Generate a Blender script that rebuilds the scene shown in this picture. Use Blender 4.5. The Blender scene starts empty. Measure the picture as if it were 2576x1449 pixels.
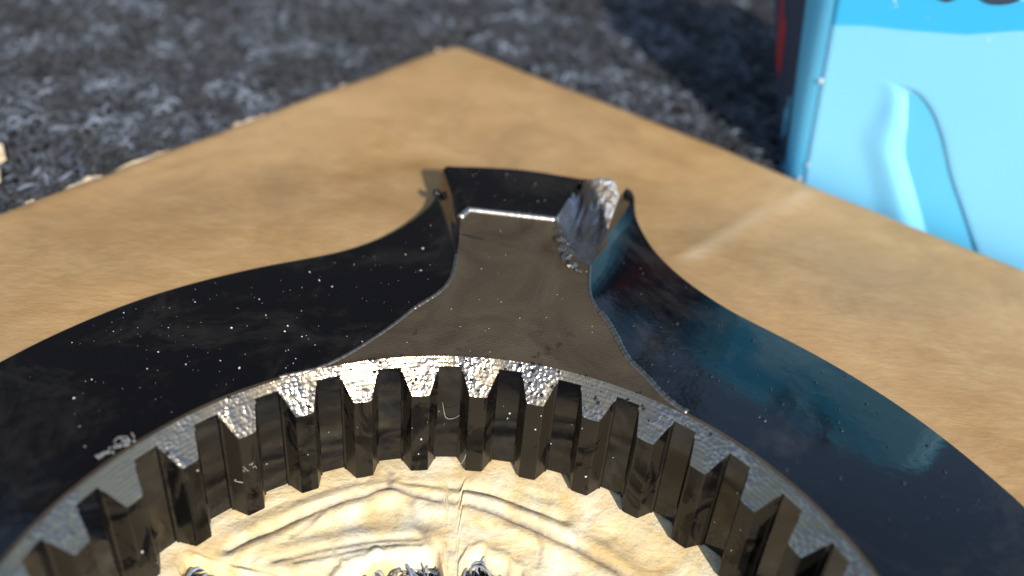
import bpy, bmesh, math, random
import numpy as np
from mathutils import Vector, Matrix
from mathutils.geometry import delaunay_2d_cdt

random.seed(7); rng = np.random.default_rng(7)
K = 0.04; UNIT = [1.0]                       # metres per model unit (tooth tip radius of the ring = 1 unit = 40 mm)
scene = bpy.context.scene
COL = scene.collection

# ---------------------------------------------------------------- camera
cam = bpy.data.cameras.new("camera"); camo = bpy.data.objects.new("camera", cam); COL.objects.link(camo)
Rv = Vector((0.99615345, 0.05124017, 0.07108272)); Uv = Vector((-0.08762596, 0.58251085, 0.80808588)); Fv = Rv.cross(Uv) * -1
M = Matrix((( Rv.x, Uv.x, -Fv.x), (Rv.y, Uv.y, -Fv.y), (Rv.z, Uv.z, -Fv.z))).to_4x4()
M.translation = Vector((0.05697569, -1.16360362, 2.30191184)) * K
camo.matrix_world = M
cam.sensor_width = 36.0; cam.lens = 36.0 * 2405.73 / 2576.0
cam.clip_start = 0.005; cam.clip_end = 200.0
cam.dof.use_dof = True; cam.dof.focus_distance = 3.0 * K; cam.dof.aperture_fstop = 13.0
scene.camera = camo

# ---------------------------------------------------------------- world, sun, exposure
SUN = Vector((0.33, -0.80, 0.50)).normalized()
world = bpy.data.worlds.new("World"); scene.world = world; world.use_nodes = True
wn = world.node_tree.nodes; wl = world.node_tree.links
bg = wn["Background"]; sky = wn.new("ShaderNodeTexSky"); sky.sky_type = 'NISHITA'; sky.sun_disc = False
sky.sun_elevation = math.asin(SUN.z); sky.sun_rotation = math.atan2(SUN.x, SUN.y)
wl.new(sky.outputs[0], bg.inputs[0]); bg.inputs[1].default_value = 0.15
sl = bpy.data.lights.new("sun", 'SUN'); sl.energy = 3.7; sl.angle = math.radians(0.55); sl.color = (1.0, 0.95, 0.87)
so = bpy.data.objects.new("sun", sl); COL.objects.link(so); so.rotation_euler = SUN.to_track_quat('Z', 'Y').to_euler()
scene.view_settings.view_transform = 'Standard'; scene.view_settings.look = 'None'
scene.view_settings.exposure = 0.60; scene.view_settings.gamma = 1.0
scene.cycles.caustics_reflective = True

# ---------------------------------------------------------------- helpers
def link(name, me, mat=None, parent=None, smooth=False):
    if not isinstance(me, bpy.types.Mesh): raise TypeError
    o = bpy.data.objects.new(name, me); COL.objects.link(o)
    if mat and not me.materials: me.materials.append(mat)
    if parent: o.parent = parent
    if smooth:
        me.polygons.foreach_set("use_smooth", [True] * len(me.polygons))
    return o
def mesh(name, verts, faces, attr=None):
    me = bpy.data.meshes.new(name)
    me.from_pydata([tuple(float(c) * K * UNIT[0] for c in v) for v in verts], [], [tuple(int(i) for i in f) for f in faces])
    if attr is not None:
        a = me.attributes.new("tone", 'FLOAT', 'POINT'); a.data.foreach_set("value", np.asarray(attr, dtype=np.float32))
    me.update(); return me
def grid(name, G, attr=None, flip=False, closed=False):
    """G: (n, m, 3) array of points -> quad sheet"""
    n, m = G.shape[:2]; f = []
    for i in range(n if closed else n - 1):
        i2 = (i + 1) % n
        for j in range(m - 1):
            q = (i * m + j, i2 * m + j, i2 * m + j + 1, i * m + j + 1)
            f.append(q[::-1] if flip else q)
    return mesh(name, G.reshape(-1, 3), f, attr)
def empty(name, loc=(0, 0, 0), rot=0.0):
    o = bpy.data.objects.new(name, None); COL.objects.link(o); o.empty_display_size = 0.01
    o.location = Vector(loc) * K; o.rotation_euler = (0, 0, rot); return o
def tag(o, label=None, cat=None, group=None, kind=None):
    if label: o["label"] = label
    if cat: o["category"] = cat
    if group: o["group"] = group
    if kind: o["kind"] = kind
    return o
def tube_arrays(P, r, sides=4, taper=False):
    """P: (n,3) polyline -> verts, faces"""
    P = np.asarray(P, float); n = len(P); T = np.gradient(P, axis=0); T /= np.linalg.norm(T, axis=1)[:, None] + 1e-9
    ref = np.array([0.13, 0.21, 0.97]); A = np.cross(T, ref); A /= np.linalg.norm(A, axis=1)[:, None] + 1e-9; B = np.cross(T, A)
    a = np.arange(sides) * 2 * np.pi / sides
    rr = np.full(n, r) if not taper else r * (0.35 + 0.65 * np.sin(np.linspace(0.1, np.pi - 0.1, n)))
    V = P[:, None] + rr[:, None, None] * (np.cos(a)[None, :, None] * A[:, None] + np.sin(a)[None, :, None] * B[:, None])
    F = [(i * sides + k, i * sides + (k + 1) % sides, (i + 1) * sides + (k + 1) % sides, (i + 1) * sides + k) for i in range(n - 1) for k in range(sides)]
    F.append(tuple(range(sides))[::-1]); F.append(tuple((n - 1) * sides + k for k in range(sides)))
    return V.reshape(-1, 3), F
def smooth_path(pts, n):
    """Catmull-Rom through pts, n samples evenly by arc length"""
    P = np.asarray(pts, float)
    if len(P) == 2: return P[0] + (P[1] - P[0]) * np.linspace(0, 1, n)[:, None]
    Q = np.vstack([2 * P[0] - P[1], P, 2 * P[-1] - P[-2]]); out = []
    for i in range(1, len(Q) - 2):
        t = np.linspace(0, 1, 16, endpoint=False)[:, None]; a, b, c, d = Q[i - 1], Q[i], Q[i + 1], Q[i + 2]
        out.append(0.5 * (2 * b + (c - a) * t + (2 * a - 5 * b + 4 * c - d) * t ** 2 + (3 * b - a - 3 * c + d) * t ** 3))
    out = np.vstack(out + [P[-1:]]); s = np.r_[0, np.cumsum(np.linalg.norm(np.diff(out, axis=0), axis=1))]
    u = np.linspace(0, s[-1], n); return np.stack([np.interp(u, s, out[:, k]) for k in range(out.shape[1])], -1)
def circ(az, r, z):
    a = np.radians(az); return np.stack([r * np.sin(a), r * np.cos(a), 0 * a + z], -1)
def vnoise(x, y, seed=0):
    """cheap smooth value noise on arrays"""
    xi = np.floor(x).astype(int); yi = np.floor(y).astype(int); fx = x - xi; fy = y - yi
    fx = fx * fx * (3 - 2 * fx); fy = fy * fy * (3 - 2 * fy)
    def h(a, b):
        v = np.sin(a * 127.1 + b * 311.7 + seed * 74.7) * 43758.5453; return v - np.floor(v)
    return (h(xi, yi) * (1 - fx) + h(xi + 1, yi) * fx) * (1 - fy) + (h(xi, yi + 1) * (1 - fx) + h(xi + 1, yi + 1) * fx) * fy - 0.5
def seg_dist(X, Y, pts):
    d = np.full(X.shape, 1e9)
    for (x0, y0), (x1, y1) in zip(pts[:-1], pts[1:]):
        dx, dy = x1 - x0, y1 - y0; t = np.clip(((X - x0) * dx + (Y - y0) * dy) / (dx * dx + dy * dy + 1e-12), 0, 1)
        d = np.minimum(d, np.hypot(X - x0 - t * dx, Y - y0 - t * dy))
    return d
ICO = None
def blob_arrays(c, r, squash=1.0, jitter=0.0, sub=1):
    global ICO
    if ICO is None:
        ICO = {}
        for s in (1, 2):
            bm = bmesh.new(); bmesh.ops.create_icosphere(bm, subdivisions=s, radius=1.0)
            ICO[s] = (np.array([v.co[:] for v in bm.verts]), [tuple(v.index for v in f.verts) for f in bm.faces]); bm.free()
    V, F = ICO[sub]; V = V * r
    if jitter: V = V * (1 + jitter * (rng.random((len(V), 1)) - 0.5))
    V = V * np.array([1, 1, squash]); return V + np.asarray(c), F
class Acc:
    def __init__(s): s.V = []; s.F = []; s.A = []; s.n = 0
    def add(s, V, F, tone=0.0):
        s.V.append(V); s.F += [tuple(i + s.n for i in f) for f in F]; s.A.append(np.full(len(V), tone)); s.n += len(V)
    def mesh(s, name): return mesh(name, np.vstack(s.V), s.F, np.concatenate(s.A))

# ---------------------------------------------------------------- materials
class N:
    def __init__(s, name):
        s.m = bpy.data.materials.new(name); s.m.use_nodes = True; s.t = s.m.node_tree; s.p = s.t.nodes["Principled BSDF"]
        g = s.new("ShaderNodeNewGeometry"); v = s.new("ShaderNodeVectorMath"); v.operation = 'SCALE'; v.inputs[3].default_value = 1.0 / K
        s.l(g.outputs["Position"], v.inputs[0]); s.pos = v.outputs[0]
    def new(s, t): return s.t.nodes.new(t)
    def l(s, a, b): s.t.links.new(a, b)
    def noise(s, scale, detail=3, rough=0.55, vec=None, dist=0.0, stretch=None):
        n = s.new("ShaderNodeTexNoise"); n.inputs["Scale"].default_value = scale; n.inputs["Detail"].default_value = detail
        n.inputs["Roughness"].default_value = rough; n.inputs["Distortion"].default_value = dist
        v = vec or s.pos
        if stretch:
            mp = s.new("ShaderNodeMapping"); mp.inputs["Scale"].default_value = stretch[:3]; mp.inputs["Rotation"].default_value = (0, 0, stretch[3]); s.l(v, mp.inputs[0]); v = mp.outputs[0]
        s.l(v, n.inputs["Vector"]); return n.outputs["Fac"]
    def voro(s, scale, feature='F1'):
        n = s.new("ShaderNodeTexVoronoi"); n.feature = feature; n.inputs["Scale"].default_value = scale; s.l(s.pos, n.inputs["Vector"]); return n.outputs["Distance"]
    def ramp(s, fac, stops, interp='LINEAR'):
        r = s.new("ShaderNodeValToRGB"); r.color_ramp.interpolation = interp; e = r.color_ramp.elements
        for i, (p, c) in enumerate(stops):
            el = e[i] if i < 2 else e.new(p)
            el.position = p; el.color = (c, c, c, 1) if isinstance(c, (int, float)) else (*c, 1)
        s.l(fac, r.inputs[0]); return r.outputs[0]
    def math(s, op, a, b=None, clamp=False):
        n = s.new("ShaderNodeMath"); n.operation = op; n.use_clamp = clamp
        for k, x in enumerate((a, b)):
            if x is None: continue
            if isinstance(x, (int, float)): n.inputs[k].default_value = x
            else: s.l(x, n.inputs[k])
        return n.outputs[0]
    def mix(s, fac, a, b):
        n = s.new("ShaderNodeMix"); n.data_type = 'RGBA'
        for k, x in ((0, fac), (6, a), (7, b)):
            if isinstance(x, (int, float)): n.inputs[k].default_value = x
            elif isinstance(x, tuple): n.inputs[k].default_value = (*x, 1)
            else: s.l(x, n.inputs[k])
        return n.outputs[2]
    def attr(s, name="tone"):
        n = s.new("ShaderNodeAttribute"); n.attribute_name = name; return n.outputs["Fac"]
    def bump(s, h, dist, strength=1.0, prev=None):
        b = s.new("ShaderNodeBump"); b.inputs["Distance"].default_value = dist * K; b.inputs["Strength"].default_value = strength; s.l(h, b.inputs["Height"])
        if prev is not None: s.l(prev, b.inputs["Normal"])
        return b.outputs[0]
    def set(s, **k):
        for n, v in k.items():
            i = s.p.inputs[n.replace("_", " ")]
            if isinstance(v, (int, float)): i.default_value = v
            elif isinstance(v, tuple): i.default_value = (*v, 1)
            else: s.l(v, i)
        return s
    def radial(s):
        sx = s.new("ShaderNodeSeparateXYZ"); s.l(s.pos, sx.inputs[0])
        return s.math('SQRT', s.math('ADD', s.math('MULTIPLY', sx.outputs[0], sx.outputs[0]), s.math('MULTIPLY', sx.outputs[1], sx.outputs[1]))), sx

def mat_wall():                        # oily, nearly polished black steel
    n = N("oiled_black_steel")
    smear = n.noise(2.2, 5, 0.65, dist=1.6); fine = n.noise(2.3, 7, 0.74, dist=0.5)
    rough = n.ramp(smear, [(0.35, 0.06), (0.52, 0.10), (0.70, 0.32)])
    ripple = n.noise(30, 3, 0.5); b = n.bump(ripple, 0.002, 0.2); b = n.bump(n.noise(3.0, 2, 0.5), 0.01, 0.2, b)
    n.set(Metallic=0.0, Base_Color=n.mix(n.ramp(fine, [(0.50, 0.0), (0.74, 1.0)]), (0.003, 0.003, 0.004), (0.030, 0.027, 0.023)), Roughness=rough, IOR=1.42, Normal=b)
    return n.m
def mat_tooth():
    n = N("smudged_dark_steel")
    sm = n.noise(7, 4, 0.6, dist=1.2, stretch=(1, 1, 0.7, 0)); patch = n.ramp(sm, [(0.44, 0.0), (0.50, 1.0)])
    scr = n.noise(60, 3, 0.6, stretch=(1, 1, 0.25, 0.4))
    rough = n.math('ADD', n.math('MULTIPLY', patch, 0.22), n.math('MULTIPLY', scr, 0.20))
    col = n.mix(patch, (0.004, 0.0038, 0.0035), (0.017, 0.014, 0.010))
    n.set(Metallic=0.0, IOR=1.24, Base_Color=col, Roughness=rough, Normal=n.bump(scr, 0.003, 0.4))
    return n.m
def mat_chamfer():
    n = N("bright_machined_bevel"); r, sx = n.radial()
    wob = n.noise(5, 2, 0.5); lines = n.math('SINE', n.math('MULTIPLY', n.math('ADD', r, n.math('MULTIPLY', wob, 0.004)), 2 * math.pi / 0.0085))
    bub = n.voro(75); grains = n.noise(110, 2, 0.7)
    oily = n.ramp(n.noise(6, 3, 0.6), [(0.42, 0.0), (0.58, 1.0)])
    b = n.bump(lines, 0.0006, 0.25); b = n.bump(grains, 0.0018, 0.5, b); b = n.bump(n.math('MULTIPLY', bub, oily), 0.006, 0.6, b)
    n.set(Metallic=0.95, Base_Color=n.mix(oily, (0.29, 0.235, 0.155), (0.27, 0.24, 0.205)), Roughness=n.mix(oily, (0.24, 0.24, 0.24), (0.19, 0.19, 0.19)), Normal=b)
    return n.m
def mat_face():
    n = N("brown_machined_face"); r, sx = n.radial()
    wob = n.noise(2.5, 3, 0.6)
    lines = n.math('SINE', n.math('MULTIPLY', n.math('ADD', n.math('ADD', sx.outputs[1], n.math('MULTIPLY', sx.outputs[0], 0.10)), n.math('MULTIPLY', wob, 0.035)), 2 * math.pi / 0.0095))
    sp = n.noise(130, 2, 0.7); blot = n.noise(3.2, 5, 0.65, dist=1.0)
    stain = n.ramp(n.noise(11, 4, 0.7), [(0.60, 0.0), (0.68, 1.0)])
    near = n.ramp(r, [(0.0, 1.0), (0.60, 1.0), (0.66, 0.0), (1.0, 0.0)])
    rr = n.math('DIVIDE', r, 2.0); n.l(rr, near.node.inputs[0])
    dirt = n.math('MULTIPLY', stain, near)
    col = n.mix(n.ramp(blot, [(0.3, 0.0), (0.7, 1.0)]), (0.036, 0.027, 0.018), (0.078, 0.061, 0.041))
    col = n.mix(dirt, col, (0.03, 0.024, 0.018))
    b = n.bump(lines, 0.0013, 0.22); b = n.bump(sp, 0.003, 0.5, b)
    n.set(Metallic=0.0, IOR=1.14, Base_Color=col, Roughness=n.ramp(sp, [(0.3, 0.30), (0.7, 0.46)]), Normal=b)
    return n.m
def mat_fract():
    n = N("bright_fractured_steel"); g = n.noise(38, 5, 0.75); v = n.voro(32)
    b = n.bump(g, 0.03, 0.8); b = n.bump(v, 0.02, 0.6, b)
    n.set(Metallic=0.75, Base_Color=n.mix(n.ramp(n.noise(9, 4), [(0.48, 0.0), (0.62, 1.0)]), (0.70, 0.66, 0.62), (0.38, 0.27, 0.16)), Roughness=0.36, Normal=b); return n.m
def mat_smear():
    n = N("smeared_steel"); s1 = n.noise(16, 4, 0.6, stretch=(1.0, 0.18, 1, 0.5))
    n.set(Metallic=1.0, Base_Color=n.mix(n.ramp(n.noise(9, 4, 0.7, stretch=(1.0, 0.3, 1, 0.5)), [(0.40, 0.0), (0.62, 1.0)]), (0.58, 0.64, 0.72), (0.56, 0.50, 0.42)), Roughness=n.ramp(s1, [(0.35, 0.16), (0.7, 0.38)]), Normal=n.bump(s1, 0.014, 0.7)); return n.m
def mat_burr():
    n = N("bright_burr_edge"); s1 = n.noise(40, 3, 0.6)
    n.set(Metallic=1.0, Base_Color=(0.55, 0.51, 0.46), Roughness=0.40, Normal=n.bump(s1, 0.003, 0.5)); return n.m
def mat_card():
    n = N("kraft_cardboard")
    fib = n.noise(4.5, 7, 0.68, dist=0.4, stretch=(0.8, 1.25, 1, 0.2)); fine = n.noise(30, 4, 0.6, stretch=(0.6, 1.3, 1, 0.2)); big = n.noise(0.9, 3, 0.5)
    f = n.math('ADD', n.math('MULTIPLY', fib, 0.75), n.math('MULTIPLY', fine, 0.25))
    c = n.ramp(f, [(0.32, (0.315, 0.172, 0.060)), (0.5, (0.395, 0.232, 0.090)), (0.68, (0.47, 0.302, 0.136))])
    c = n.mix(n.ramp(big, [(0.35, 0.0), (0.7, 0.55)]), c, (0.50, 0.33, 0.165))
    st = n.ramp(n.noise(1.7, 5, 0.7, dist=0.6), [(0.48, 0.0), (0.66, 0.5)]); c = n.mix(st, c, (0.27, 0.17, 0.075))
    c = n.mix(n.attr(), c, (0.62, 0.47, 0.30))
    n.set(Base_Color=c, Roughness=0.62, Normal=n.bump(fine, 0.006, 0.5)); n.p.inputs["Specular IOR Level"].default_value = 0.35
    return n.m
def mat_torn():
    n = N("torn_pale_kraft")
    f = n.noise(5, 6, 0.65, dist=0.8); fine = n.noise(45, 4, 0.65)
    c = n.ramp(f, [(0.32, (0.74, 0.50, 0.20)), (0.5, (0.85, 0.68, 0.40)), (0.66, (0.89, 0.80, 0.60))])
    c = n.mix(n.math('MULTIPLY', n.ramp(n.noise(16, 5, 0.75), [(0.52, 0.0), (0.68, 1.0)]), 0.35), c, (0.36, 0.27, 0.16))
    c = n.mix(n.math('MULTIPLY', n.attr(), n.ramp(n.noise(13, 3, 0.7), [(0.3, 0.35), (0.6, 1.0)])), c, (0.30, 0.25, 0.19))
    n.set(Base_Color=c, Roughness=0.7, Normal=n.bump(n.math('ADD', f, n.math('MULTIPLY', fine, 0.4)), 0.04, 0.3)); return n.m
def mat_flake():
    n = N("pale_torn_paper"); n.set(Base_Color=n.ramp(n.noise(20, 4), [(0.3, (0.55, 0.38, 0.2)), (0.7, (0.72, 0.58, 0.40))]), Roughness=0.8); return n.m
def mat_plain(name, col, rough=0.5, metal=0.0, **k):
    n = N(name); f = n.noise(14, 4, 0.6)
    lo = tuple(c * 0.86 for c in col); n.set(Base_Color=n.mix(f, lo, tuple(min(1, c * 1.12) for c in col)), Roughness=rough, Metallic=metal, **k); return n.m
def mat_pile():
    n = N("carpet_fibre"); t = n.attr()
    c = n.ramp(t, [(0.0, (0.003, 0.004, 0.007)), (0.5, (0.010, 0.014, 0.022)), (0.75, (0.048, 0.063, 0.092)), (1.0, (0.22, 0.26, 0.325))])
    n.set(Base_Color=c, Roughness=0.55); n.p.inputs["Sheen Weight"].default_value = 0.15; return n.m
def mat_blue():
    n = N("pale_blue_plastic"); f = n.noise(2.0, 3, 0.5); sp = n.noise(60, 2)
    n.set(Base_Color=n.mix(f, (0.10, 0.48, 0.78), (0.13, 0.54, 0.80)), Roughness=0.34, Normal=n.bump(sp, 0.003, 0.3)); return n.m
MW, MT, MC, MF = mat_wall(), mat_tooth(), mat_chamfer(), mat_face()
MFR, MSM, MB = mat_fract(), mat_smear(), mat_burr()
MCARD, MTORN, MFLAKE, MPILE, MBLUE = mat_card(), mat_torn(), mat_flake(), mat_pile(), mat_blue()

# ---------------------------------------------------------------- the setting: carpet, and an unseen carpeted upright added for dark reflections
def carpet_base_mat():
    n = N("carpet_backing"); v = n.noise(22, 4, 0.7)
    n.set(Base_Color=n.ramp(v, [(0.3, (0.008, 0.009, 0.012)), (0.7, (0.05, 0.055, 0.065))]), Roughness=0.95, Normal=n.bump(v, 0.05, 1.0)); return n.m
MCB = carpet_base_mat()
ZC, ZCARD, SC = 0.088, 0.24, 0.8957          # carpet backing, top of the cardboard
def carpet_z(x, y): return ZC - 0.20 * (np.hypot(x, y) < 1.3)      # the heavy ring presses the soft floor down
xs = np.r_[-16, np.arange(-2, 2.01, 0.1), 16]; ys = np.r_[-14, np.arange(-2, 2.01, 0.1), 9.5]
CX, CY = np.meshgrid(xs, ys, indexing='ij')
c = link("carpet", grid("carpet", np.stack([CX, CY, carpet_z(CX, CY)], -1)), MCB); tag(c, kind="structure")
bm = bmesh.new(); bmesh.ops.create_cube(bm, size=1.0)
for v in bm.verts: v.co = Vector((v.co.x * 20 - 6.5, 9.7 + v.co.y * 0.4, ZC + 0.001 + (v.co.z + 0.5) * 8.5)) * K  # added out of view to darken reflections; stops short so right flank mirrors sky
bmesh.ops.bevel(bm, geom=[e for e in bm.edges], offset=0.08 * K, segments=2, affect='EDGES')
me = bpy.data.meshes.new("unseen_wall"); bm.to_mesh(me); bm.free()
tag(link("unseen_wall", me, MCB), kind="structure")

# cardboard frame: corner Q, ER along the right edge, EL along the left edge
Q = np.array([-0.415, 4.053]); ER = np.array([0.803, -0.596]); EL = np.array([-0.596, -0.803])
def in_card(x, y, m=0.0):
    a = (x - Q[0]) * ER[0] + (y - Q[1]) * ER[1]; b = (x - Q[0]) * EL[0] + (y - Q[1]) * EL[1]; return (a > m) & (b > m)
def build_pile():
    pts = []
    X = rng.uniform(-4.2, 4.7, 190000); Y = rng.uniform(1.3, 7.2, 190000)
    # keep the wedge of floor round the camera's view with a margin, outside the cardboard
    lim_l = -2.2 - (Y - 1.95) * 0.53 - 0.35; lim_r = 2.25 + (Y - 2.3) * 0.40 + 0.45
    keep = (X > lim_l) & (X < lim_r) & ~in_card(X, Y, 0.08) & ~(((X - Q[0]) * ER[0] + (Y - Q[1]) * ER[1] > 2.06) & ((X - Q[0]) * EL[0] + (Y - Q[1]) * EL[1] > -0.24)); X, Y = X[keep], Y[keep]
    far = np.clip((Y - 3.0) / 4.0, 0, 1); keep = rng.random(len(X)) > 0.35 * far; X, Y = X[keep][:44000], Y[keep][:44000]
    xi = rng.uniform(-0.95, 0.85, 6500); yi = rng.uniform(-0.75, 0.98, 6500); X = np.r_[X, xi]; Y = np.r_[Y, yi]
    n = len(X); S = 7
    th0 = rng.uniform(-0.6, 0.6, n); span = rng.uniform(1.9, 4.6, n); R = rng.uniform(0.016, 0.050, n); hd = rng.uniform(0, 2 * np.pi, n)
    tilt = rng.uniform(-1.1, 1.1, n); z0 = carpet_z(X, Y) + rng.uniform(0.0, 0.03, n); drift = rng.uniform(-0.03, 0.03, n)
    t = np.linspace(0, 1, S)[None]; th = th0[:, None] + span[:, None] * t
    u = R[:, None] * (1 - np.cos(th)); w = R[:, None] * np.sin(th) * 0.9 + 0.012; s = drift[:, None] * t
    # plane spanned by heading and a tilted up vector
    hx, hy = np.cos(hd)[:, None], np.sin(hd)[:, None]; ct, st = np.cos(tilt)[:, None], np.sin(tilt)[:, None]
    px = X[:, None] + hx * u - hy * (w * st + s); py = Y[:, None] + hy * u + hx * (w * st + s); pz = z0[:, None] + w * ct
    P = np.stack([px, py, pz], -1)
    T = np.gradient(P, axis=1); T /= np.linalg.norm(T, axis=2)[..., None] + 1e-9
    A = np.cross(T, np.array([0.13, 0.21, 0.97])); A /= np.linalg.norm(A, axis=2)[..., None] + 1e-9; B = np.cross(T, A)
    rad = rng.uniform(0.0028, 0.0070, n)[:, None, None]; V = []
    for k in range(3):
        a = 2 * np.pi * k / 3; V.append(P + rad * (math.cos(a) * A + math.sin(a) * B))
    V = np.stack(V, 2).reshape(-1, 3) * K
    i = np.arange(n)[:, None, None] * (S * 3); j = np.arange(S - 1)[None, :, None] * 3; k = np.arange(3)[None, None, :]; k2 = (k + 1) % 3
    F = np.stack([i + j + k, i + j + k2, i + j + 3 + k2, i + j + 3 + k], -1).reshape(-1, 4).astype(np.int32)
    me = bpy.data.meshes.new("carpet_pile"); me.vertices.add(len(V)); me.vertices.foreach_set("co", V.astype(np.float32).ravel())
    me.loops.add(F.size); me.loops.foreach_set("vertex_index", F.ravel()); me.polygons.add(len(F))
    me.polygons.foreach_set("loop_start", np.arange(0, F.size, 4, dtype=np.int32)); me.update(calc_edges=True)
    clump = np.clip(0.5 + 1.5 * vnoise(X * 5.5, Y * 5.5, 3) + 0.9 * vnoise(X * 12, Y * 12, 5), 0, 1)
    tone = np.clip(rng.random(n) ** 1.6 * 0.65 + clump * 0.55 - 0.08, 0, 1)
    tone = np.clip(tone + 0.45 * (np.hypot(X, Y) < 1.2), 0, 1)  # loops inside the ring coloured lighter, sunlight put into their tone
    at = me.attributes.new("tone", 'FLOAT', 'POINT'); at.data.foreach_set("value", np.repeat(tone, S * 3).astype(np.float32))
    me.polygons.foreach_set("use_smooth", [True] * len(F))
    tag(link("carpet_pile", me, MPILE), "dark blue grey looped carpet pile around the cardboard", "carpet pile", kind="stuff")
build_pile()

# ---------------------------------------------------------------- cardboard sheet
card = tag(empty("cardboard_sheet"), "brown kraft cardboard sheet with torn left edge lying under the toothed ring", "cardboard")
def build_card():
    na, nb = 116, 120; La, Lb = 6.0, 6.6
    a = np.r_[0, 0.02, 0.05, 0.09, np.linspace(0.14, La, na - 4)]; b = np.r_[0, 0.015, 0.035, 0.06, 0.09, np.linspace(0.13, Lb, nb - 5)]
    A, B = np.meshgrid(a, b, indexing='ij')
    wavL = 0.02 * vnoise(B * 3.1, B * 0, 2) + 0.012 * vnoise(B * 11, B * 0, 4); wavR = 0.016 * vnoise(A * 2.3, A * 0, 9) + 0.02 * vnoise(A * 0.8, A * 0, 8)
    AA = A + wavL * np.clip(1 - A / 0.5, 0, 1); BB = B + wavR * np.clip(1 - B / 0.5, 0, 1)
    cut = np.clip(0.10 - AA - BB, 0, 1); AA = AA + cut * 0.5; BB = BB + cut * 0.5   # blunted corner
    X = Q[0] + AA * ER[0] + BB * EL[0]; Y = Q[1] + AA * ER[1] + BB * EL[1]
    r = np.hypot(X, Y); w = np.clip((r - 1.9) / 0.8, 0, 1)
    bp = np.clip((2.75 - r) / 0.9, 0, 1); Z = ZCARD + 0.078 * bp * bp * (3 - 2 * bp) + w * 0.018 * vnoise(X * 1.1, Y * 1.1, 1) + w * 0.005 * vnoise(X * 5, Y * 5, 6)
    Z = Z - 0.06 * np.clip(1 - A / 0.085, 0, 1) ** 1.8 - 0.02 * np.clip(1 - B / 0.05, 0, 1) ** 2
    d = seg_dist(X, Y, [(1.32, 2.62), (1.19, 2.48), (1.06, 2.33), (0.951, 2.179), (0.83, 2.02), (0.711, 1.886)])
    tone = np.clip(1 - d / 0.035, 0, 1) * 0.6; Z = Z + 0.008 * np.exp(-(d / 0.03) ** 2)
    V = np.stack([X, Y, Z], -1).reshape(-1, 3); n0 = len(V); nB = len(b); F = []
    for i in range(len(a) - 1):
        for j in range(nB - 1):
            q = [i * nB + j, (i + 1) * nB + j, (i + 1) * nB + j + 1, i * nB + j + 1]
            if np.hypot(V[q, 0], V[q, 1]).min() < 1.45: continue
            F.append(q)
    # skirt down to the underside
    ring = [i * nB for i in range(len(a))] + [(len(a) - 1) * nB + j for j in range(1, nB)] + [i * nB + nB - 1 for i in range(len(a) - 2, -1, -1)] + [j for j in range(nB - 2, 0, -1)]
    low = V[ring].copy(); low[:, 2] = 0.155; V = np.vstack([V, low]); m = len(ring)
    for k in range(m): F.append([ring[k], n0 + k, n0 + (k + 1) % m, ring[(k + 1) % m]])
    F = [f[::-1] for f in F]
    me = mesh("liner_face", V, F, np.r_[tone.ravel(), np.zeros(m)]); link("liner_face", me, MCARD, card, True)
build_card()
def flake(p0, p1, out, z=0.178):
    """a pale scrap of the lower liner sticking out beyond the left edge"""
    p0, p1 = np.array(p0), np.array(p1); nrm = -ER; n = 7; t = np.linspace(0, 1, n)
    base = p0 + (p1 - p0) * t[:, None] - nrm * 0.05; o = out * (0.75 + 0.5 * rng.random(n)); o[0] *= 0.5; o[-1] *= 0.6
    edge = p0 + (p1 - p0) * t[:, None] + nrm * o[:, None]
    V = []; 
    for zz in (z, z - 0.012):
        V += [(*q, zz) for q in base] + [(*q, zz + 0.012 * rng.random()) for q in edge]
    F = []
    for k in range(n - 1):
        F += [(k, k + 1, n + k + 1, n + k), (2 * n + k, 3 * n + k, 3 * n + k + 1, 2 * n + k + 1), (n + k, n + k + 1, 3 * n + k + 1, 3 * n + k)]
    link("torn_flake", mesh("torn_flake", V, F), MFLAKE, card)
for s in ((0.05, 0.10, 0.05), (0.86, 0.93, 0.05), (1.42, 1.66, 0.055), (2.05, 2.35, 0.055), (2.41, 2.60, 0.06), (2.74, 2.80, 0.035), (3.02, 3.10, 0.02)):
    flake(Q + EL * s[0] * SC, Q + EL * s[1] * SC, s[2] * 0.75)

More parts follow.
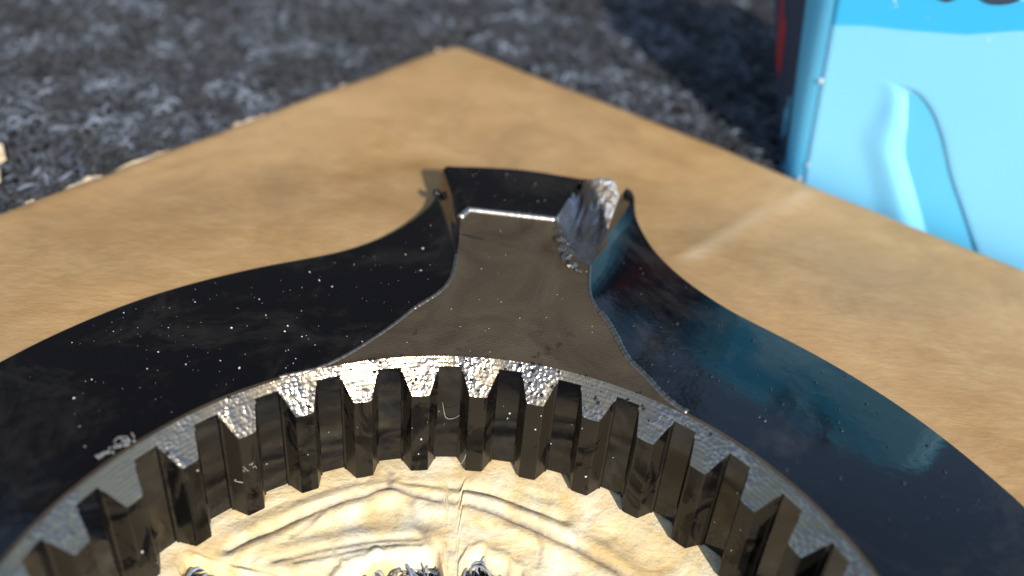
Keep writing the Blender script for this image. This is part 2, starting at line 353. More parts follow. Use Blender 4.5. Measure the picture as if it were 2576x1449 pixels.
# torn inner liner, seen through the ring
def build_torn():
    az = np.r_[np.arange(-180, -72, 3.0), np.arange(-72, 72, 0.5), np.arange(72, 180, 3.0)]
    hk = np.array([(-180, .55), (-120, .60), (-75, .70), (-61, .72), (-58.5, .82), (-57.3, .965), (-55, .985), (-53.2, .965), (-52.2, .90), (-49, .80), (-44, .70), (-36, .63), (-31, .665), (-24, .662), (-17, .672), (-12, .66), (-7.8, .645), (-6.2, .56), (-5.5, .38), (-3.2, .36), (-2.6, .60), (-0.6, .665), (3, .676), (9, .665), (14, .63), (24, .50), (60, .45), (120, .5), (180, .55)])
    r0 = np.interp(az, hk[:, 0], hk[:, 1]) + 0.004 * ((az > -50) & (az < 16)) + 0.018 * vnoise(az * 0.35, az * 0, 11) + 0.012 * vnoise(az * 0.9, az * 0, 12)
    m = 64; t = np.linspace(0, 1, m)
    Rr = r0[:, None] + (1.10 - r0[:, None]) * t[None]; A = np.radians(az)[:, None] + 0 * Rr
    X, Y = Rr * np.sin(A), Rr * np.cos(A)
    Z = -0.022 + 0.010 * vnoise(X * 6, Y * 6, 21) + 0.006 * vnoise(X * 17, Y * 17, 22) + 0.012 * np.abs(vnoise(X * 9 + Y * 4, Y * 9 - X * 4, 27)); tone = np.zeros_like(Z)
    wob = 0.02 * vnoise(X * 5, Y * 5, 30)
    # (polyline, crack half width, depth, fold step, dirt)
    cr = [([(-.286, .955), (-.282, .90), (-.18, .885), (-.02, .865), (.10, .835), (.20, .80), (.31, .745), (.47, .64)], .010, .016, .016, 1.0),
          ([(-.29, .90), (-.40, .845), (-.475, .80), (-.60, .705), (-.70, .625)], .010, .014, .020, .8),
          ([(-.24, .925), (-.05, .925), (.12, .90), (.28, .845)], .008, .010, .012, .25),
          ([(-.30, .935), (-.45, .885), (-.60, .80), (-.72, .715)], .008, .008, .014, .3),
          ([(-.205, .865), (-.17, .79), (-.135, .72), (-.10, .66)], .012, .008, .010, .5),
          ([(-.56, .60), (-.42, .655), (-.25, .705), (-.16, .715)], .008, .010, .014, .7),
          ([(-.50, .60), (-.36, .645), (-.22, .685), (-.15, .69)], .007, .008, .010, .5),
          ([(-.46, .795), (-.485, .74), (-.53, .69)], .007, .006, .0, .7), ([(.20, .80), (.22, .73), (.205, .66)], .007, .006, .0, .6)]
    for pts, hw, dep, fold, dirt in cr:
        d = seg_dist(X + wob, Y + wob, pts); Z -= 0.6 * dep * np.clip(1 - d / (hw * 1.5), 0, 1) ** 1.3; Z += 0.55 * fold * np.exp(-((d - 0.035) / 0.026) ** 2)
        tone = np.maximum(tone, dirt * np.clip(1.15 - d / (hw * 1.6), 0, 1))
    edge = np.clip(1 - (Rr - r0[:, None]) / 0.05, 0, 1); Z += 0.02 * edge * (1 + 2 * vnoise(X * 14, Y * 14, 33)) - 0.05 * edge ** 3
    k_ = np.clip((Rr - 0.93) / 0.05, 0, 1); Z = Z * (1 - k_) + (-0.006 + 0.3 * np.minimum(Z, 0)) * k_; Z = np.where(Rr > 0.985, np.minimum(Z, -0.003), Z)
    G = np.stack([X, Y, np.minimum(Z, 0.03)], -1)
    low = G[:, :1].copy(); low[:, :, 2] = -0.09; G = np.concatenate([low, G], 1); tone = np.concatenate([tone[:, :1], tone], 1)
    link("torn_liner", grid("torn_liner", G, tone.ravel(), closed=True), MTORN, card, True)
build_torn()
# scrap at the left border of the picture
def scrap(name, pts, z, label, grp=None):
    n = len(pts); V = [(x * SC + 0.006, y * SC - 0.121, z + 0.02 * rng.random()) for x, y in pts]; V += [(x, y, zz - 0.02) for x, y, zz in V]
    F = [tuple(range(n)), tuple(range(2 * n - 1, n - 1, -1))] + [(k, n + k, n + (k + 1) % n, (k + 1) % n) for k in range(n)]
    tag(link(name, mesh(name, V, [f[::-1] for f in F]), MFLAKE), label, "paper scrap", grp)
scrap("paper_scrap", [(-2.62, 2.98), (-2.50, 2.93), (-2.445, 2.84), (-2.475, 2.79), (-2.58, 2.84), (-2.66, 2.9)], 0.175, "pale yellowish paper scrap on the carpet, the upper of two at the left border")
scrap("paper_scrap", [(-2.52, 2.76), (-2.41, 2.72), (-2.36, 2.62), (-2.40, 2.54), (-2.50, 2.58), (-2.56, 2.68)], 0.175, "pale paper scrap on the carpet, the lower of two at the left border")

# outline of the ring: per stretch, points along the top edge and along the outer edge (model units)
SEGS = [
 ("ringL", [[-0.9624, 0.5117, 0.415], [-0.8929, 0.6252, 0.415], [-0.7972, 0.7434, 0.415], [-0.7006, 0.835, 0.415], [-0.5937, 0.9142, 0.415]],
  [[-1.4569, 0.9595, 0.33], [-1.3979, 1.0666, 0.33], [-1.3054, 1.1703, 0.33], [-1.2014, 1.2983, 0.33], [-1.0781, 1.4, 0.33], [-0.8984, 1.527, 0.33]]),
 ("sweepL", [[-0.5937, 0.9142, 0.415], [-0.494, 0.9643, 0.415], [-0.4197, 1.0389, 0.415], [-0.3456, 1.1371, 0.4173], [-0.2945, 1.2102, 0.4211], [-0.2534, 1.2791, 0.4259]],
  [[-0.8984, 1.527, 0.33], [-0.7114, 1.6213, 0.333], [-0.5483, 1.6992, 0.336], [-0.422, 1.8169, 0.339], [-0.3417, 1.9383, 0.342], [-0.2988, 2.0232, 0.345]]),
 ("neckL", [[-0.2534, 1.2791, 0.4259], [-0.2311, 1.3054, 0.4279], [-0.1961, 1.3472, 0.4315], [-0.167, 1.3907, 0.4355], [-0.1488, 1.4432, 0.4408], [-0.1415, 1.5279, 0.4503], [-0.1428, 1.5671, 0.455]],
  [[-0.2988, 2.0232, 0.345], [-0.28, 2.0589, 0.36], [-0.2684, 2.0909, 0.375], [-0.2688, 2.1595, 0.39]]),
 ("sideL", [[-0.1428, 1.5671, 0.455], [-0.1419, 1.6388, 0.4643], [-0.1479, 1.7262, 0.4765], [-0.1502, 1.763, 0.4819]],
  [[-0.2688, 2.1595, 0.39], [-0.2681, 2.1752, 0.4175], [-0.2571, 2.1697, 0.445]]),
 ("cornerL", [[-0.1502, 1.763, 0.4819], [-0.1246, 1.8107, 0.4892]],
  [[-0.2571, 2.1697, 0.445], [-0.2447, 2.1831, 0.455]]),
 ("end", [[-0.1246, 1.8107, 0.4892], [0.1902, 1.7977, 0.4872]],
  [[-0.2447, 2.1831, 0.455], [0.0327, 2.2302, 0.4425], [0.2969, 2.2216, 0.43]]),
 ("crest", [[0.4363, 2.0382, 0.47], [0.4115, 1.9195, 0.475], [0.3838, 1.8015, 0.4554], [0.3489, 1.6697, 0.4554], [0.3178, 1.5701, 0.4554]],
  [[0.481, 2.2294, 0.4], [0.5003, 2.2351, 0.3912], [0.5143, 2.2015, 0.3825], [0.5137, 2.135, 0.3738], [0.5133, 2.0734, 0.365]]),
 ("neckR", [[0.3178, 1.5701, 0.4554], [0.3151, 1.5166, 0.449], [0.315, 1.4463, 0.4411], [0.328, 1.3848, 0.435], [0.3512, 1.3412, 0.431]],
  [[0.5133, 2.0734, 0.365], [0.5227, 2.0466, 0.355], [0.5439, 1.9846, 0.345], [0.5738, 1.9009, 0.335]]),
 ("sweepR", [[0.3512, 1.3412, 0.431], [0.3664, 1.3162, 0.4288], [0.4041, 1.2245, 0.422], [0.4323, 1.1357, 0.4173], [0.4892, 1.0522, 0.415], [0.5425, 0.9629, 0.415], [0.5937, 0.9142, 0.415]],
  [[0.5738, 1.9009, 0.335], [0.5869, 1.8693, 0.3337], [0.6639, 1.736, 0.3325], [0.7309, 1.6507, 0.3313], [0.8577, 1.5133, 0.33]]),
 ("ringR", [[0.5937, 0.9142, 0.415], [0.7006, 0.835, 0.415], [0.7972, 0.7434, 0.415], [0.8929, 0.6252, 0.415], [0.9624, 0.5117, 0.415]],
  [[0.8577, 1.5133, 0.33], [1.0126, 1.4136, 0.33], [1.1261, 1.3141, 0.33], [1.2571, 1.1841, 0.33], [1.374, 1.0442, 0.33], [1.4739, 0.8891, 0.33], [1.5485, 0.7375, 0.33]]),
]
FRACT = {'left': [[0.1902, 1.7977, 0.4872], [0.2089, 1.9244, 0.46], [0.2368, 2.069, 0.43], [0.269, 2.1699, 0.42], [0.2981, 2.2331, 0.42]], 'bottom': [[0.1902, 1.7977, 0.4872], [0.2161, 1.7445, 0.4792], [0.238, 1.6471, 0.4654], [0.2805, 1.5921, 0.4582], [0.3178, 1.5701, 0.4554]], 'right': [[0.3178, 1.5701, 0.4554], [0.3489, 1.6697, 0.4554], [0.3838, 1.8015, 0.4554], [0.4115, 1.9195, 0.475], [0.4363, 2.0382, 0.47]], 'top': [[0.2981, 2.2331, 0.42], [0.3342, 2.1537, 0.47], [0.3765, 2.1172, 0.5], [0.4146, 2.0988, 0.5], [0.4363, 2.0382, 0.47]]}
# ---------------------------------------------------------------- toothed ring
ring = tag(empty("toothed_ring"), "black oily steel ring with inner teeth and one chipped lug, lying on cardboard", "gear ring")
ZT, RC, RR = 0.415, 1.077, 1.058
NS = dict(ringL=30, sweepL=40, neckL=30, sideL=16, cornerL=5, end=24, crest=22, neckR=20, sweepR=40, ringR=30)
NU = 16
u = np.linspace(0, 1, NU)
def loft(T, B, bow=0.0, pw=1.0):
    G = T[:, None] * (1 - u)[None, :, None] + B[:, None] * u[None, :, None]
    zp = ((1 - u) ** pw)[None]; G[..., 2] = B[:, None, 2] + (T[:, None, 2] - B[:, None, 2]) * zp
    G[..., 2] -= bow * np.sin(np.pi * u)[None] * (T[:, None, 2] - B[:, None, 2]); return G
parts = {}
for nm, t, b in SEGS:
    parts[nm] = (smooth_path(t, NS[nm]), smooth_path(b, NS[nm]))
# hidden near side of the ring
eA = parts["ringR"][1][-1] - np.array((-0.02, 0.2, 0)); eB = parts["ringL"][1][0] - np.array((-0.02, 0.2, 0))
RNA, RNB = math.hypot(eA[0], eA[1]), math.hypot(eB[0], eB[1])
azT = np.linspace(62, 298, 80); thb = np.linspace(math.atan2(eA[0], eA[1]), math.atan2(eB[0], eB[1]) + 2 * math.pi, 80); Rb = np.linspace(RNA, RNB, 80)
parts["near"] = (circ(azT, 1.09, ZT), np.stack([-0.02 + Rb * np.sin(thb), 0.2 + Rb * np.cos(thb), 0 * Rb + 0.33], -1))
def chain(names):
    T = np.vstack([parts[n][0] if i == 0 else parts[n][0][1:] for i, n in enumerate(names)]); B = np.vstack([parts[n][1] if i == 0 else parts[n][1][1:] for i, n in enumerate(names)])
    return T, B
right_T, right_B = chain(["crest", "neckR", "sweepR", "ringR", "near"])
left_T, left_B = chain(["ringL", "sweepL", "neckL", "sideL"])
def relax(P, lo, hi, it):
    P = P.copy()
    for _ in range(it): P[lo + 1:hi - 1] = 0.25 * P[lo:hi - 2] + 0.5 * P[lo + 1:hi - 1] + 0.25 * P[lo + 2:hi]
    return P
nc = NS["crest"] - 1; nr_ = len(right_T) - 80
right_B = relax(right_B, nc - 10, nr_, 40); right_T = relax(right_T, nc + 1, nr_, 6)
left_B = relax(left_B, 0, len(left_B) - 6, 40); left_T = relax(left_T, 0, len(left_T), 6)
for nm, i0 in (("sweepL", NS["ringL"] - 1), ("neckL", NS["ringL"] + NS["sweepL"] - 2), ("sideL", NS["ringL"] + NS["sweepL"] + NS["neckL"] - 3)):
    parts[nm] = (left_T[i0:i0 + NS[nm]], left_B[i0:i0 + NS[nm]])
for nm, i0 in (("neckR", nc), ("sweepR", nc + NS["neckR"] - 1)): parts[nm] = (right_T[i0:i0 + NS[nm]], right_B[i0:i0 + NS[nm]])
WL = loft(np.vstack([right_T, left_T[1:]]), np.vstack([right_B, left_B[1:]]))
WC = loft(*parts["cornerL"]); WE = loft(*parts["end"], bow=0.0, pw=1.0)
acc = Acc()
def add_grid(acc, G, flip=False):
    n, m = G.shape[:2]; f = []
    for i in range(n - 1):
        for j in range(m - 1):
            q = (i * m + j, i * m + j + 1, (i + 1) * m + j + 1, (i + 1) * m + j); f.append(q if flip else q[::-1])
    acc.add(G.reshape(-1, 3), f)
for G in (WL, WC, WE): add_grid(acc, G)
# rim wall under the outer edge, underside, inner root cylinder, flat strip beside the bevel
rimB = np.vstack([parts["cornerL"][1], parts["end"][1][1:], np.array(FRACT["top"])[1:], right_B, left_B[1:]])
rim2 = rimB.copy(); rim2[:, 2] = 0.0
RM = np.stack([rimB, rimB * 0.3 + rim2 * 0.7, rim2], 1); add_grid(acc, RM)
az = np.linspace(0, 360, 181)
add_grid(acc, np.stack([circ(az, RR, ZT * 0 + 0.392), circ(az, RR, 0.0)], 1), True)
body = link("ring_body", acc.mesh("ring_body"), MW, ring, True)
try: body.data.set_sharp_from_angle(angle=math.radians(38))
except Exception: pass
link("bevel_band", grid("bevel_band", np.stack([circ(az, RR, 0.392), circ(az, (RR + RC) / 2, 0.4035), circ(az, RC, ZT)], 1)), MC, ring, True)
# flat machined top: lug face plus the narrow land running round the ring
land_T = np.vstack([parts["ringR"][0], parts["near"][0][1:], parts["ringL"][0][1:]])
la = np.arctan2(land_T[:, 0], land_T[:, 1]); LG = np.stack([np.stack([RC * np.sin(la), RC * np.cos(la), 0 * la + ZT], -1), land_T], 1)
link("top_land", grid("top_land", LG), MF, ring)
out = np.vstack([parts["sweepL"][0], parts["neckL"][0][1:], parts["sideL"][0][1:], parts["cornerL"][0][1:], parts["end"][0][1:], smooth_path(FRACT["bottom"], 26)[1:], parts["neckR"][0][1:], parts["sweepR"][0][1:]])
br = smooth_path(FRACT["bottom"], 26)
arc = circ(np.linspace(33, -33, 60), RC, ZT)
poly = np.vstack([out[:-1], arc[:-1]]); npo = len(poly)
def face_z(y): return ZT + 0.115 * np.clip(y - 1.05, 0, None) ** 1.6
ins = np.stack(np.meshgrid(np.arange(-0.6, 0.62, 0.03), np.arange(0.9, 1.9, 0.03), indexing='ij'), -1).reshape(-1, 2)
x0, y0 = poly[:, 0], poly[:, 1]; x1, y1 = np.roll(x0, -1), np.roll(y0, -1); px, py = ins[:, :1], ins[:, 1:]
inside = (((y0 > py) != (y1 > py)) & (px < (x1 - x0) * (py - y0) / (y1 - y0 + 1e-12) + x0)).sum(1) % 2 == 1
clear = np.sqrt(((ins[:, None] - poly[None, :, :2]) ** 2).sum(-1)).min(1) > 0.014
ins = ins[inside & clear]
pts2 = [Vector(p[:2]) for p in poly] + [Vector(p) for p in ins]
vo, eo, fo, ov, oe, of = delaunay_2d_cdt(pts2, [], [list(range(npo))], 1, 1e-7)
V = [(v.x, v.y, float(poly[ov[k][0], 2]) if ov[k] and ov[k][0] < npo else float(face_z(v.y))) for k, v in enumerate(vo)]
fm = mesh("lug_face", V, fo)
if fm.polygons[0].normal.z < 0: fm.flip_normals()
link("lug_face", fm, MF, ring, True)
# raised burr running along the edge of the lug face
def burr(P, r, lift=0.0, jit=0.10):
    P = np.asarray(P).copy(); P[:, 2] += lift; V, F = tube_arrays(P, r, 8); n = len(P)
    V = V.reshape(n, 8, 3); c = P[:, None]; s = 1 + jit * (rng.random((n, 1, 1)) - 0.5); V = c + (V - c) * s
    return V.reshape(-1, 3), F
acc = Acc()
acc.add(*burr(np.vstack([smooth_path(parts["cornerL"][0], 6), smooth_path(parts["end"][0], 40)[1:]]), 0.0125, 0.0))
link("burr_edge", acc.mesh("burr_edge"), MB, ring, True)
acc = Acc()
for nm, r in (("sweepL", 0.007), ("neckL", 0.008), ("neckR", 0.006), ("sweepR", 0.010)):
    P = smooth_path(parts[nm][0], 90); acc.add(*burr(P, r, -0.002, 0.35))
link("edge_rim", acc.mesh("edge_rim"), mat_plain("worn_steel_edge", (0.20, 0.175, 0.145), 0.38, 0.9), ring, True)
# teeth
def tooth_mesh():
    hb, hk, ht = math.radians(3.05), math.radians(2.75), math.radians(1.56); zt = lambda r: 0.3235 + (r - 1.0) * (0.392 - 0.3235) / 0.058
    prof = [(hb, RR + 0.006), (hb, RR - 0.008), (hk, RR - 0.012), (ht, 1.002), (ht - 0.004, 1.0), (0, 0.9992)]
    prof = prof + [(-a, r) for a, r in prof[-2::-1]]
    V = []; m = len(prof)
    for a, r in prof: V.append((r * math.sin(a), r * math.cos(a), zt(r)))
    for a, r in prof: V.append((r * math.sin(a), r * math.cos(a), 0.004))
    for a, r in prof: V.append((r * math.sin(a), r * math.cos(a), 0.0))
    F = [tuple(range(m))] + [(k, m + k, m + k + 1, k + 1) for k in range(m - 1)] + [tuple(range(3 * m - 1, 2 * m - 1, -1))] + [(m + k, 2 * m + k, 2 * m + k + 1, m + k + 1) for k in range(m - 1)]
    me = mesh("tooth", V, F)
    bm = bmesh.new(); bm.from_mesh(me); bmesh.ops.recalc_face_normals(bm, faces=bm.faces)
    if max((f for f in bm.faces if len(f.verts) > 4), key=lambda f: f.calc_center_median().z).normal.z < 0: bmesh.ops.reverse_faces(bm, faces=bm.faces)
    bm.to_mesh(me); bm.free()
    me.materials.append(MT); me.materials.append(MC)
    for p in me.polygons:
        if p.normal.z > 0.3: p.material_index = 1
    return me
tm = tooth_mesh(); t0 = bpy.data.objects.new("tooth", tm)
for k in range(36):
    o = t0 if k == 0 else t0.copy()
    COL.objects.link(o); o.parent = ring
    azk = -10.928 + 10.0 * k
    o.rotation_euler = (0, 0, -math.radians(azk))

# fractured corner of the lug
def coons(Lf, Rt, Bt, Tp, n=44, m=44):
    L, R_, B, T = smooth_path(Lf, m), smooth_path(Rt, m), smooth_path(Bt, n), smooth_path(Tp, n)
    s = np.linspace(0, 1, n)[:, None, None]; t = np.linspace(0, 1, m)[None, :, None]
    return (1 - s) * L[None] + s * R_[None] + (1 - t) * B[:, None] + t * T[:, None] - ((1 - s) * (1 - t) * B[0] + s * (1 - t) * B[-1] + (1 - s) * t * T[0] + s * t * T[-1])
G = coons(FRACT["left"], FRACT["right"], FRACT["bottom"], FRACT["top"]); n, m = G.shape[:2]
S, T_ = np.meshgrid(np.linspace(0, 1, n), np.linspace(0, 1, m), indexing='ij'); win = (np.sin(np.pi * S) * np.sin(np.pi * T_)) ** 0.6
gran = np.clip(((T_ - 1.22 + 0.75 * S) * 9), 0, 1)
G[..., 2] -= 0.075 * np.sin(np.pi * S) ** 1.0 * np.sin(np.pi * np.clip(T_, 0, 1)) * (1 - 0.3 * gran)
G[..., 2] += win * (0.03 * gran + gran * (0.030 * vnoise(S * 9, T_ * 9, 2) + 0.035 * vnoise(S * 21, T_ * 21, 4)) + (1 - gran) * 0.006 * vnoise(S * 22, T_ * 5, 8))
ridge = np.exp(-(S / 0.09) ** 2); G[..., 2] += ridge * win * 0.03 * np.sign(np.sin(T_ * 70)) * 0.35
def sub(mask, name, mat, sm):
    V = G.reshape(-1, 3); F = []
    for i in range(n - 1):
        for j in range(m - 1):
            if mask(S[i, j], T_[i, j]): F.append((i * m + j, (i + 1) * m + j, (i + 1) * m + j + 1, i * m + j + 1))
    used = sorted({k for f in F for k in f}); mp = {k: q for q, k in enumerate(used)}
    return link(name, mesh(name, V[used], [tuple(mp[k] for k in f) for f in F]), mat, ring, sm)
sub(lambda s, t: t > 1.25 - 0.75 * s, "fractured_corner", MFR, False)
sub(lambda s, t: t <= 1.25 - 0.75 * s, "smeared_corner", MSM, True)
MBUR = mat_plain('crumbled_steel', (0.22, 0.19, 0.15), 0.25, 0.9)
# crumbled burrs beside the break
for (x, y, r, sd) in ((0.206, 1.74, 0.011, 1), (0.211, 1.69, 0.024, 2), (0.236, 1.60, 0.024, 3), (0.255, 1.56, 0.020, 4), (0.277, 1.54, 0.014, 5), (0.200, 1.775, 0.009, 6), (0.222, 1.645, 0.017, 7)):
    V, F = blob_arrays((0, 0, 0), r * 0.9, 0.6, 0.8, 2); a = sd * 1.7; V = V @ np.array([[math.cos(a), math.sin(a), 0], [-math.sin(a), math.cos(a), 0.2], [0, 0, 1]])
    link("metal_burr", mesh("metal_burr", V + np.array([x, y, face_z(y) + 0.002]), F), MBUR, ring)
MBLK = mat_plain("black_oil", (0.012, 0.012, 0.013), 0.08)
# fine gouge across the lug face
V, F = tube_arrays(smooth_path([(-0.139, 1.675, face_z(1.675) + 0.001), (-0.096, 1.666, face_z(1.666) + 0.001), (-0.056, 1.658, face_z(1.658) + 0.001)], 8), 0.0045, 5, True)
link("scratch", mesh("scratch", V, F), MBLK, ring)

# ---------------------------------------------------------------- oil, dust and lint on the metal
def surf_pts(G, n, smin=0.0, smax=1.0, umin=0.03, umax=0.97):
    m_ = n * 12; a = rng.uniform(smin, smax, m_) * (G.shape[0] - 1.001); b = rng.uniform(umin, umax, m_) * (G.shape[1] - 1.001)
    i, j = a.astype(int), b.astype(int); ar = np.linalg.norm(np.cross(G[i + 1, j] - G[i, j], G[i, j + 1] - G[i, j]), axis=1)
    pick = rng.choice(m_, n, replace=False, p=ar / ar.sum()); a, b = a[pick], b[pick]
    i, j = a.astype(int), b.astype(int); fa, fb = (a - i)[:, None], (b - j)[:, None]
    P = (G[i, j] * (1 - fa) + G[i + 1, j] * fa) * (1 - fb) + (G[i, j + 1] * (1 - fa) + G[i + 1, j + 1] * fa) * fb
    Nn = np.cross(G[i + 1, j] - G[i, j], G[i, j + 1] - G[i, j]); Nn /= np.linalg.norm(Nn, axis=1)[:, None] + 1e-9; Nn *= np.sign(Nn[:, 2:3]); return P, Nn
nR = len(right_T); tot = WL.shape[0]; iL = (nR - 1) / (tot - 1)
vis = NS["ringL"] + NS["sweepL"] - 1
MDUST = mat_plain("pale_dust", (0.50, 0.50, 0.49), 0.8)
acc = Acc()
P, Nn = surf_pts(WL, 150, iL, iL + (vis + 8) / (tot - 1))
for p, q in zip(P, Nn):
    r = 0.0007 + 0.0032 * rng.random() ** 5
    acc.add(*blob_arrays(p + q * r * 0.4, r, 0.8, 0.7))
P, Nn = surf_pts(WE, 26)
for p, q in zip(P, Nn): acc.add(*blob_arrays(p + q * 0.002, 0.0007 + 0.0016 * rng.random() ** 3, 0.8, 0.6))
for p in np.stack([rng.uniform(-0.3, 0.35, 30), rng.uniform(1.1, 1.75, 30), np.full(30, ZT + 0.002)], -1):
    p[2] = face_z(p[1]); acc.add(*blob_arrays(p, 0.0008 + 0.0012 * rng.random(), 0.8, 0.6))
for k in range(46):
    a = rng.uniform(-70, 68); z = rng.uniform(0.05, 0.3); acc.add(*blob_arrays(circ(np.array([a]), 0.9985 if (a + 10.93) % 10 < 1.5 or (a + 10.93) % 10 > 8.5 else 1.056, z)[0], 0.0012 + 0.003 * rng.random() ** 3, 1, 0.6))
tag(link("dust_specks", acc.mesh("dust_specks"), MDUST), "pale dust specks scattered over the oily black metal", "dust", kind="stuff")
MOIL = mat_plain("oil_film_bubble", (0.012, 0.013, 0.016), 0.05)
acc = Acc()
i0 = (NS["crest"] - 1) / (tot - 1); i1 = (NS["crest"] + NS["neckR"] + NS["sweepR"] + NS["ringR"] - 4) / (tot - 1)
P, Nn = surf_pts(WL, 170, i0, i1)
for p, q in zip(P, Nn): r = 0.002 + 0.006 * rng.random() ** 3; acc.add(*blob_arrays(p + q * r * 0.0, r, 0.7, 0.0, 2))
for k in range(220):
    a = rng.normal(-4, 20); rr = rng.uniform(1.012, 1.085); z = 0.3235 + (rr - 1.0) * 1.181; z = min(z, ZT)
    ph = (a + 10.93) % 10
    if rr < 1.058 and 1.6 + (rr - 1) * 20 < ph < 8.4 - (rr - 1) * 20: continue
    r = 0.002 + 0.006 * rng.random() ** 2.5; acc.add(*blob_arrays(circ(np.array([a]), rr, z)[0], r, 0.8, 0.0, 2))
tag(link("oil_bubbles", acc.mesh("oil_bubbles"), MOIL, None, True), "small glossy oil bubbles on the bevel and right flank", "oil bubbles", kind="stuff")
MLINT = mat_plain("grey_lint", (0.38, 0.36, 0.31), 0.8)
def lint(name, pts, r, label, cat="lint", mat=None, nn=14):
    V, F = tube_arrays(smooth_path(pts, nn), r, 4, True); tag(link(name, mesh(name, V, F), mat or MLINT, None, True), label, cat)
def pol(a, r, z): a = math.radians(a); return (r * math.sin(a), r * math.cos(a), z)
lint("lint_fibre", [pol(-2.6, 1.045, .22), pol(-2.2, 1.02, .14), pol(-2.6, 1.0, .06), pol(-3.8, .998, .02), pol(-4.4, 1.0, .045)], 0.0010, "long curled pale fibre hanging beside the tooth right of the glint")
lint("lint_fibre", [pol(-7.0, 1.05, .25), pol(-6.4, 1.035, .20), pol(-5.0, 1.03, .20), pol(-4.0, 1.03, .215)], 0.0009, "short curved white fibre lying across the tooth gap below the glint")
acc = Acc()
for k in range(7):
    c = np.array(pol(-41.5 + rng.normal() * 0.8, 1.0, 0.20 + rng.normal() * 0.015)); d = rng.normal(size=3) * 0.011
    V, F = tube_arrays(smooth_path([c - d, c + rng.normal(size=3) * 0.006, c + d], 6), 0.0010, 4); acc.add(V, F)
tag(link("lint_tuft", acc.mesh("lint_tuft"), MLINT), "small tuft of straw coloured fibres on a tooth left of centre", "lint")
acc = Acc()
for k in range(34):
    t = rng.random() ** 1.5; c = np.array((-0.915 - 0.06 * t, 0.61 - 0.075 * t, 0.422)) + rng.normal(size=3) * np.array((0.007, 0.007, 0.003)) * (1.3 - t)
    acc.add(*blob_arrays(c, 0.002 + 0.004 * rng.random(), 0.8, 0.8))
for k in range(3):
    t = rng.random(); c = np.array((-0.99 + 0.10 * t, 0.55 + 0.075 * t, 0.435)); d = rng.normal(size=3) * np.array((0.008, 0.008, 0.006))
    V, F = tube_arrays(smooth_path([c - d, c + rng.normal(size=3) * 0.01, c + d], 6), 0.0018, 4); acc.add(V, F)
tag(link("lint_clump", acc.mesh("lint_clump"), mat_plain("grey_fluff", (0.16, 0.16, 0.16), 0.9)), "grey crumb of fluff stuck on the left edge of the ring", "lint")
V, F = blob_arrays((-0.268, 2.06, 0.40), 0.018, 0.9, 0.25, 2)
tag(link("oil_drop", mesh("oil_drop", V, F), MBLK, None, True), "black oil drop clinging to the left corner of the lug", "oil drop")

# ---------------------------------------------------------------- blue container
UNIT[0] = SC
C0 = np.array((1.372 - 0.596 * 0.09, 2.991 - 0.803 * 0.09, ZC + 0.004)); Dd = np.array((0.803, -0.596)); Nf = np.array((-0.596, -0.803))
can = tag(empty("blue_container", C0, math.atan2(Dd[1], Dd[0])), "light blue plastic container with moulded swoosh standing behind the cardboard edge", "container")
# local axes: x along the front, -y toward the viewer, z up (zero at the floor); ZO turns fitted heights into local ones
ZO = 0.165
def footprint(z):
    k = np.clip((z - 0.07) / 0.95, 0, 1.25)
    A = np.array((-0.066 * k, 0)); E = np.array((-0.14 - 0.56 * k, 0.20 + 0.5 * k)); D = np.array((0.10 - 0.60 * k, 1.0))
    P = np.array([A, (1.34, 0), (1.34, 1.0), D, E])
    out = []
    for i in range(5):                      # rounded corners
        p, a, b = P[i], P[i - 1], P[(i + 1) % 5]; rad = (0.10, 0.10, 0.16, 0.2, 0.10)[i]
        ua = (a - p) / np.linalg.norm(a - p); ub = (b - p) / np.linalg.norm(b - p); rad = min(rad, np.linalg.norm(a - p) * 0.45)
        for t in np.linspace(0, 1, 9):
            out.append((1 - t) ** 2 * (p + ua * rad) + 2 * t * (1 - t) * p + t * t * (p + ub * rad))
    return np.array(out)
zs = np.r_[0.0, 0.03, 0.08, np.linspace(0.15, 1.24, 13), 1.30, 1.34, 1.36]
G = []
for z in zs:
    f = footprint(z); c = f.mean(0); sc = 1.0 - (0.05 if z == 0 else 0) - (0.06 if z == 1.30 else 0.12 if z == 1.34 else 0.3 if z == 1.36 else 0)
    f = c + (f - c) * sc; G.append(np.c_[f, np.full(len(f), z)])
G = np.array(G).transpose(1, 0, 2)
link("body", grid("body", G, closed=True), MBLUE, can, True)
top = np.c_[footprint(1.36) * 0.7 + footprint(1.36).mean(0) * 0.3, np.full(45, 1.36)]
link("shoulder", mesh("shoulder", top, [tuple(range(45))]), MBLUE, can)
acc = Acc(); a = np.linspace(0, 2 * np.pi, 33)
capG = np.stack([np.stack([0.7 + r * np.cos(a), 0.7 + r * np.sin(a), 0 * a + z], -1) for r, z in ((0.25, 1.355), (0.25, 1.52), (0.22, 1.55), (0.001, 1.55))], 1); add_grid(acc, capG)
link("cap", acc.mesh("cap"), mat_plain("dark_cap", (0.02, 0.03, 0.08), 0.4), can, True)
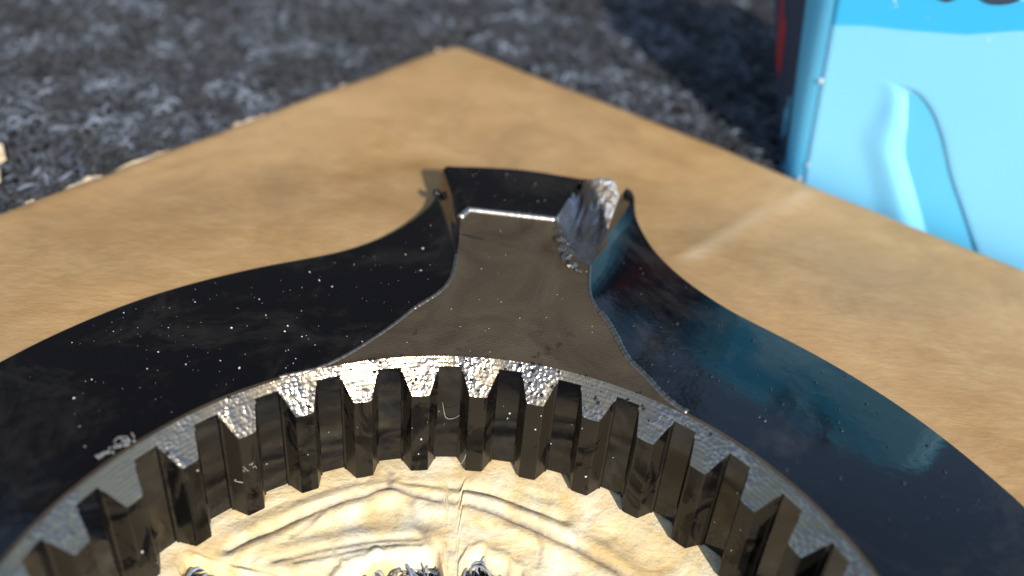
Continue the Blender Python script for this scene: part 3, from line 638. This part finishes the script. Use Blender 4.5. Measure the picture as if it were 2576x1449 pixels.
# front panel with the moulded swoosh
ns, nz = 240, 150
s = np.linspace(0, 1, ns); z = np.linspace(0.04, 3.3, nz * 2); z = np.r_[np.linspace(0.04, 0.85, nz), np.linspace(0.86, 1.24, 80)]
Sg, Zg = np.meshgrid(s, z, indexing='ij')
s0 = 0.085 - 0.085 * np.clip((Zg - 0.07) / 0.95, 0, 1); Xg = s0 + (1.26 - s0) * Sg
zf = Zg - ZO                                        # fitted height
rz = np.array([-0.30, -0.099, 0.057, 0.225, 0.382, 0.52, 0.55, 0.60]); rx = np.array([1.13, 0.983, 0.87, 0.744, 0.652, 0.548, 0.505, 0.46])
def soft(a, k=17):
    w = np.hanning(k + 2)[1:-1]; w /= w.sum(); p = np.pad(a, k // 2, mode='edge'); return np.convolve(p, w, 'valid')
zl = zf[0]; xr = soft(np.interp(zl, rz, rx), 25)[None] + 0 * Xg; q = xr - Xg
amp = np.clip((0.575 - zf) / 0.12, 0, 1) ** 0.8; W = 0.11 + 0.16 * np.clip((0.53 - zf) / 0.25, 0, 1) + 0.05 * np.clip((0.28 - zf) / 0.4, 0, 1); W = soft(W[0], 41)[None] + 0 * Xg
qq = q / W
prof = np.where(qq < 0, 0, np.where(qq < 0.07, -qq / 0.07, np.where(qq < 1.0, -1 + (qq - 0.07) / 0.93 * 1.26, np.where(qq < 1.5, 0.26 * (1 - (qq - 1.0) / 0.5), 0))))
H = 0.080 * amp * prof
for _ in range(14): H[2:-2] = (H[:-4] + H[1:-3] + H[2:-2] + H[3:-1] + H[4:]) / 5
arcz = np.interp(Xg, [-0.2, 0.0, 0.18, 0.36, 0.62, 0.81, 1.4, 2.5], [0.69, 0.74, 0.79, 0.822, 0.879, 0.953, 1.15, 1.6])
edge = np.clip(np.minimum(Sg * 40, (1 - Sg) * 40), 0, 1)
Yg = -0.016 * edge ** 0.5 + 0.004 - H
tone = np.clip((zf - arcz) / 0.012 + 0.5, 0, 1)
def mat_front():
    n = N("blue_front_print"); f = n.noise(1.6, 3, 0.5); sp = n.noise(60, 2)
    c = n.mix(f, (0.19, 0.55, 0.83), (0.23, 0.61, 0.87)); c = n.mix(n.attr(), c, (0.04, 0.42, 0.74))
    w = n.ramp(n.noise(9, 4, 0.75), [(0.70, 0.0), (0.74, 1.0)]); c = n.mix(w, c, (0.70, 0.72, 0.72))
    n.set(Base_Color=c, Roughness=0.36, Normal=n.bump(sp, 0.003, 0.3)); return n.m
front = link("front_panel", grid("front_panel", np.stack([Xg, Yg, Zg], -1), tone.ravel(), flip=False), mat_front(), can, True)
# printed side: navy ground, a red and a pale stripe
def side_quad(name, uz, mat, off):
    """uz: (fraction back along the side face, local height) corners"""
    V = []
    for f_, zz in uz:
        k = np.clip((zz - 0.07) / 0.95, 0, 1.25); A = np.array((-0.066 * k, 0)); E = np.array((-0.14 - 0.56 * k, 0.20 + 0.5 * k)); d = E - A; nn = np.array((-d[1], d[0])); nn /= np.linalg.norm(nn); nn = nn if nn[0] < 0 else -nn
        p = A + d * f_ + nn * off; V.append((p[0], p[1], zz))
    link(name, mesh(name, V, [tuple(range(len(V)))]), mat, can)
MNAVY = mat_plain("navy_print", (0.035, 0.05, 0.09), 0.4); MRED = mat_plain("red_print", (0.42, 0.03, 0.025), 0.4); MPALE = mat_plain("pale_print", (0.55, 0.58, 0.45), 0.45)
side_quad("side_label", [(0.26, 0.10), (0.24, 0.6), (0.22, 1.24), (0.93, 1.24), (0.93, 0.6), (0.90, 0.10)], MNAVY, 0.004)
side_quad("red_stripe", [(0.78, 0.44), (0.50, 1.02), (0.44, 1.24), (0.64, 1.24), (0.70, 0.95), (0.90, 0.50)], MRED, 0.008)
side_quad("pale_stripe", [(0.86, 0.86), (0.80, 1.05), (0.78, 1.24), (0.89, 1.24), (0.90, 1.0)], MPALE, 0.010)
# bottoms of two dark printed letters at the top of the frame
def stroke(name, pts, r):
    P = smooth_path(pts, 14); d = np.gradient(P, axis=0); d /= np.linalg.norm(d, axis=1)[:, None]; nn = np.c_[-d[:, 1], d[:, 0]] * r
    Gs = np.stack([np.c_[(P + nn)[:, 0], np.full(14, -0.019), (P + nn)[:, 1] + ZO], np.c_[(P - nn)[:, 0], np.full(14, -0.019), (P - nn)[:, 1] + ZO]], 1); link(name, grid(name, Gs, flip=True), MNAVY, can)
stroke("printed_letter", [(0.44, 1.15), (0.45, 1.03), (0.485, 1.01), (0.52, 1.03), (0.53, 1.15)], 0.016)
stroke("printed_letter", [(0.60, 1.10), (0.64, 1.055), (0.70, 1.055), (0.77, 1.095), (0.79, 1.2)], 0.016)
# chips in the paint along the front left edge
acc = Acc()
for (x, zf_) in ((0.045, 0.47), (0.095, 0.02), (0.075, -0.075)):
    V, F = blob_arrays((x, -0.013, zf_ + ZO), 0.006 + 0.004 * rng.random(), 1.7, 0.6); V[:, 1] = -0.013 + (V[:, 1] + 0.013) * 0.25; acc.add(V, F)
link("paint_chip", acc.mesh("paint_chip"), mat_plain("bare_chip", (0.75, 0.74, 0.70), 0.5), can)
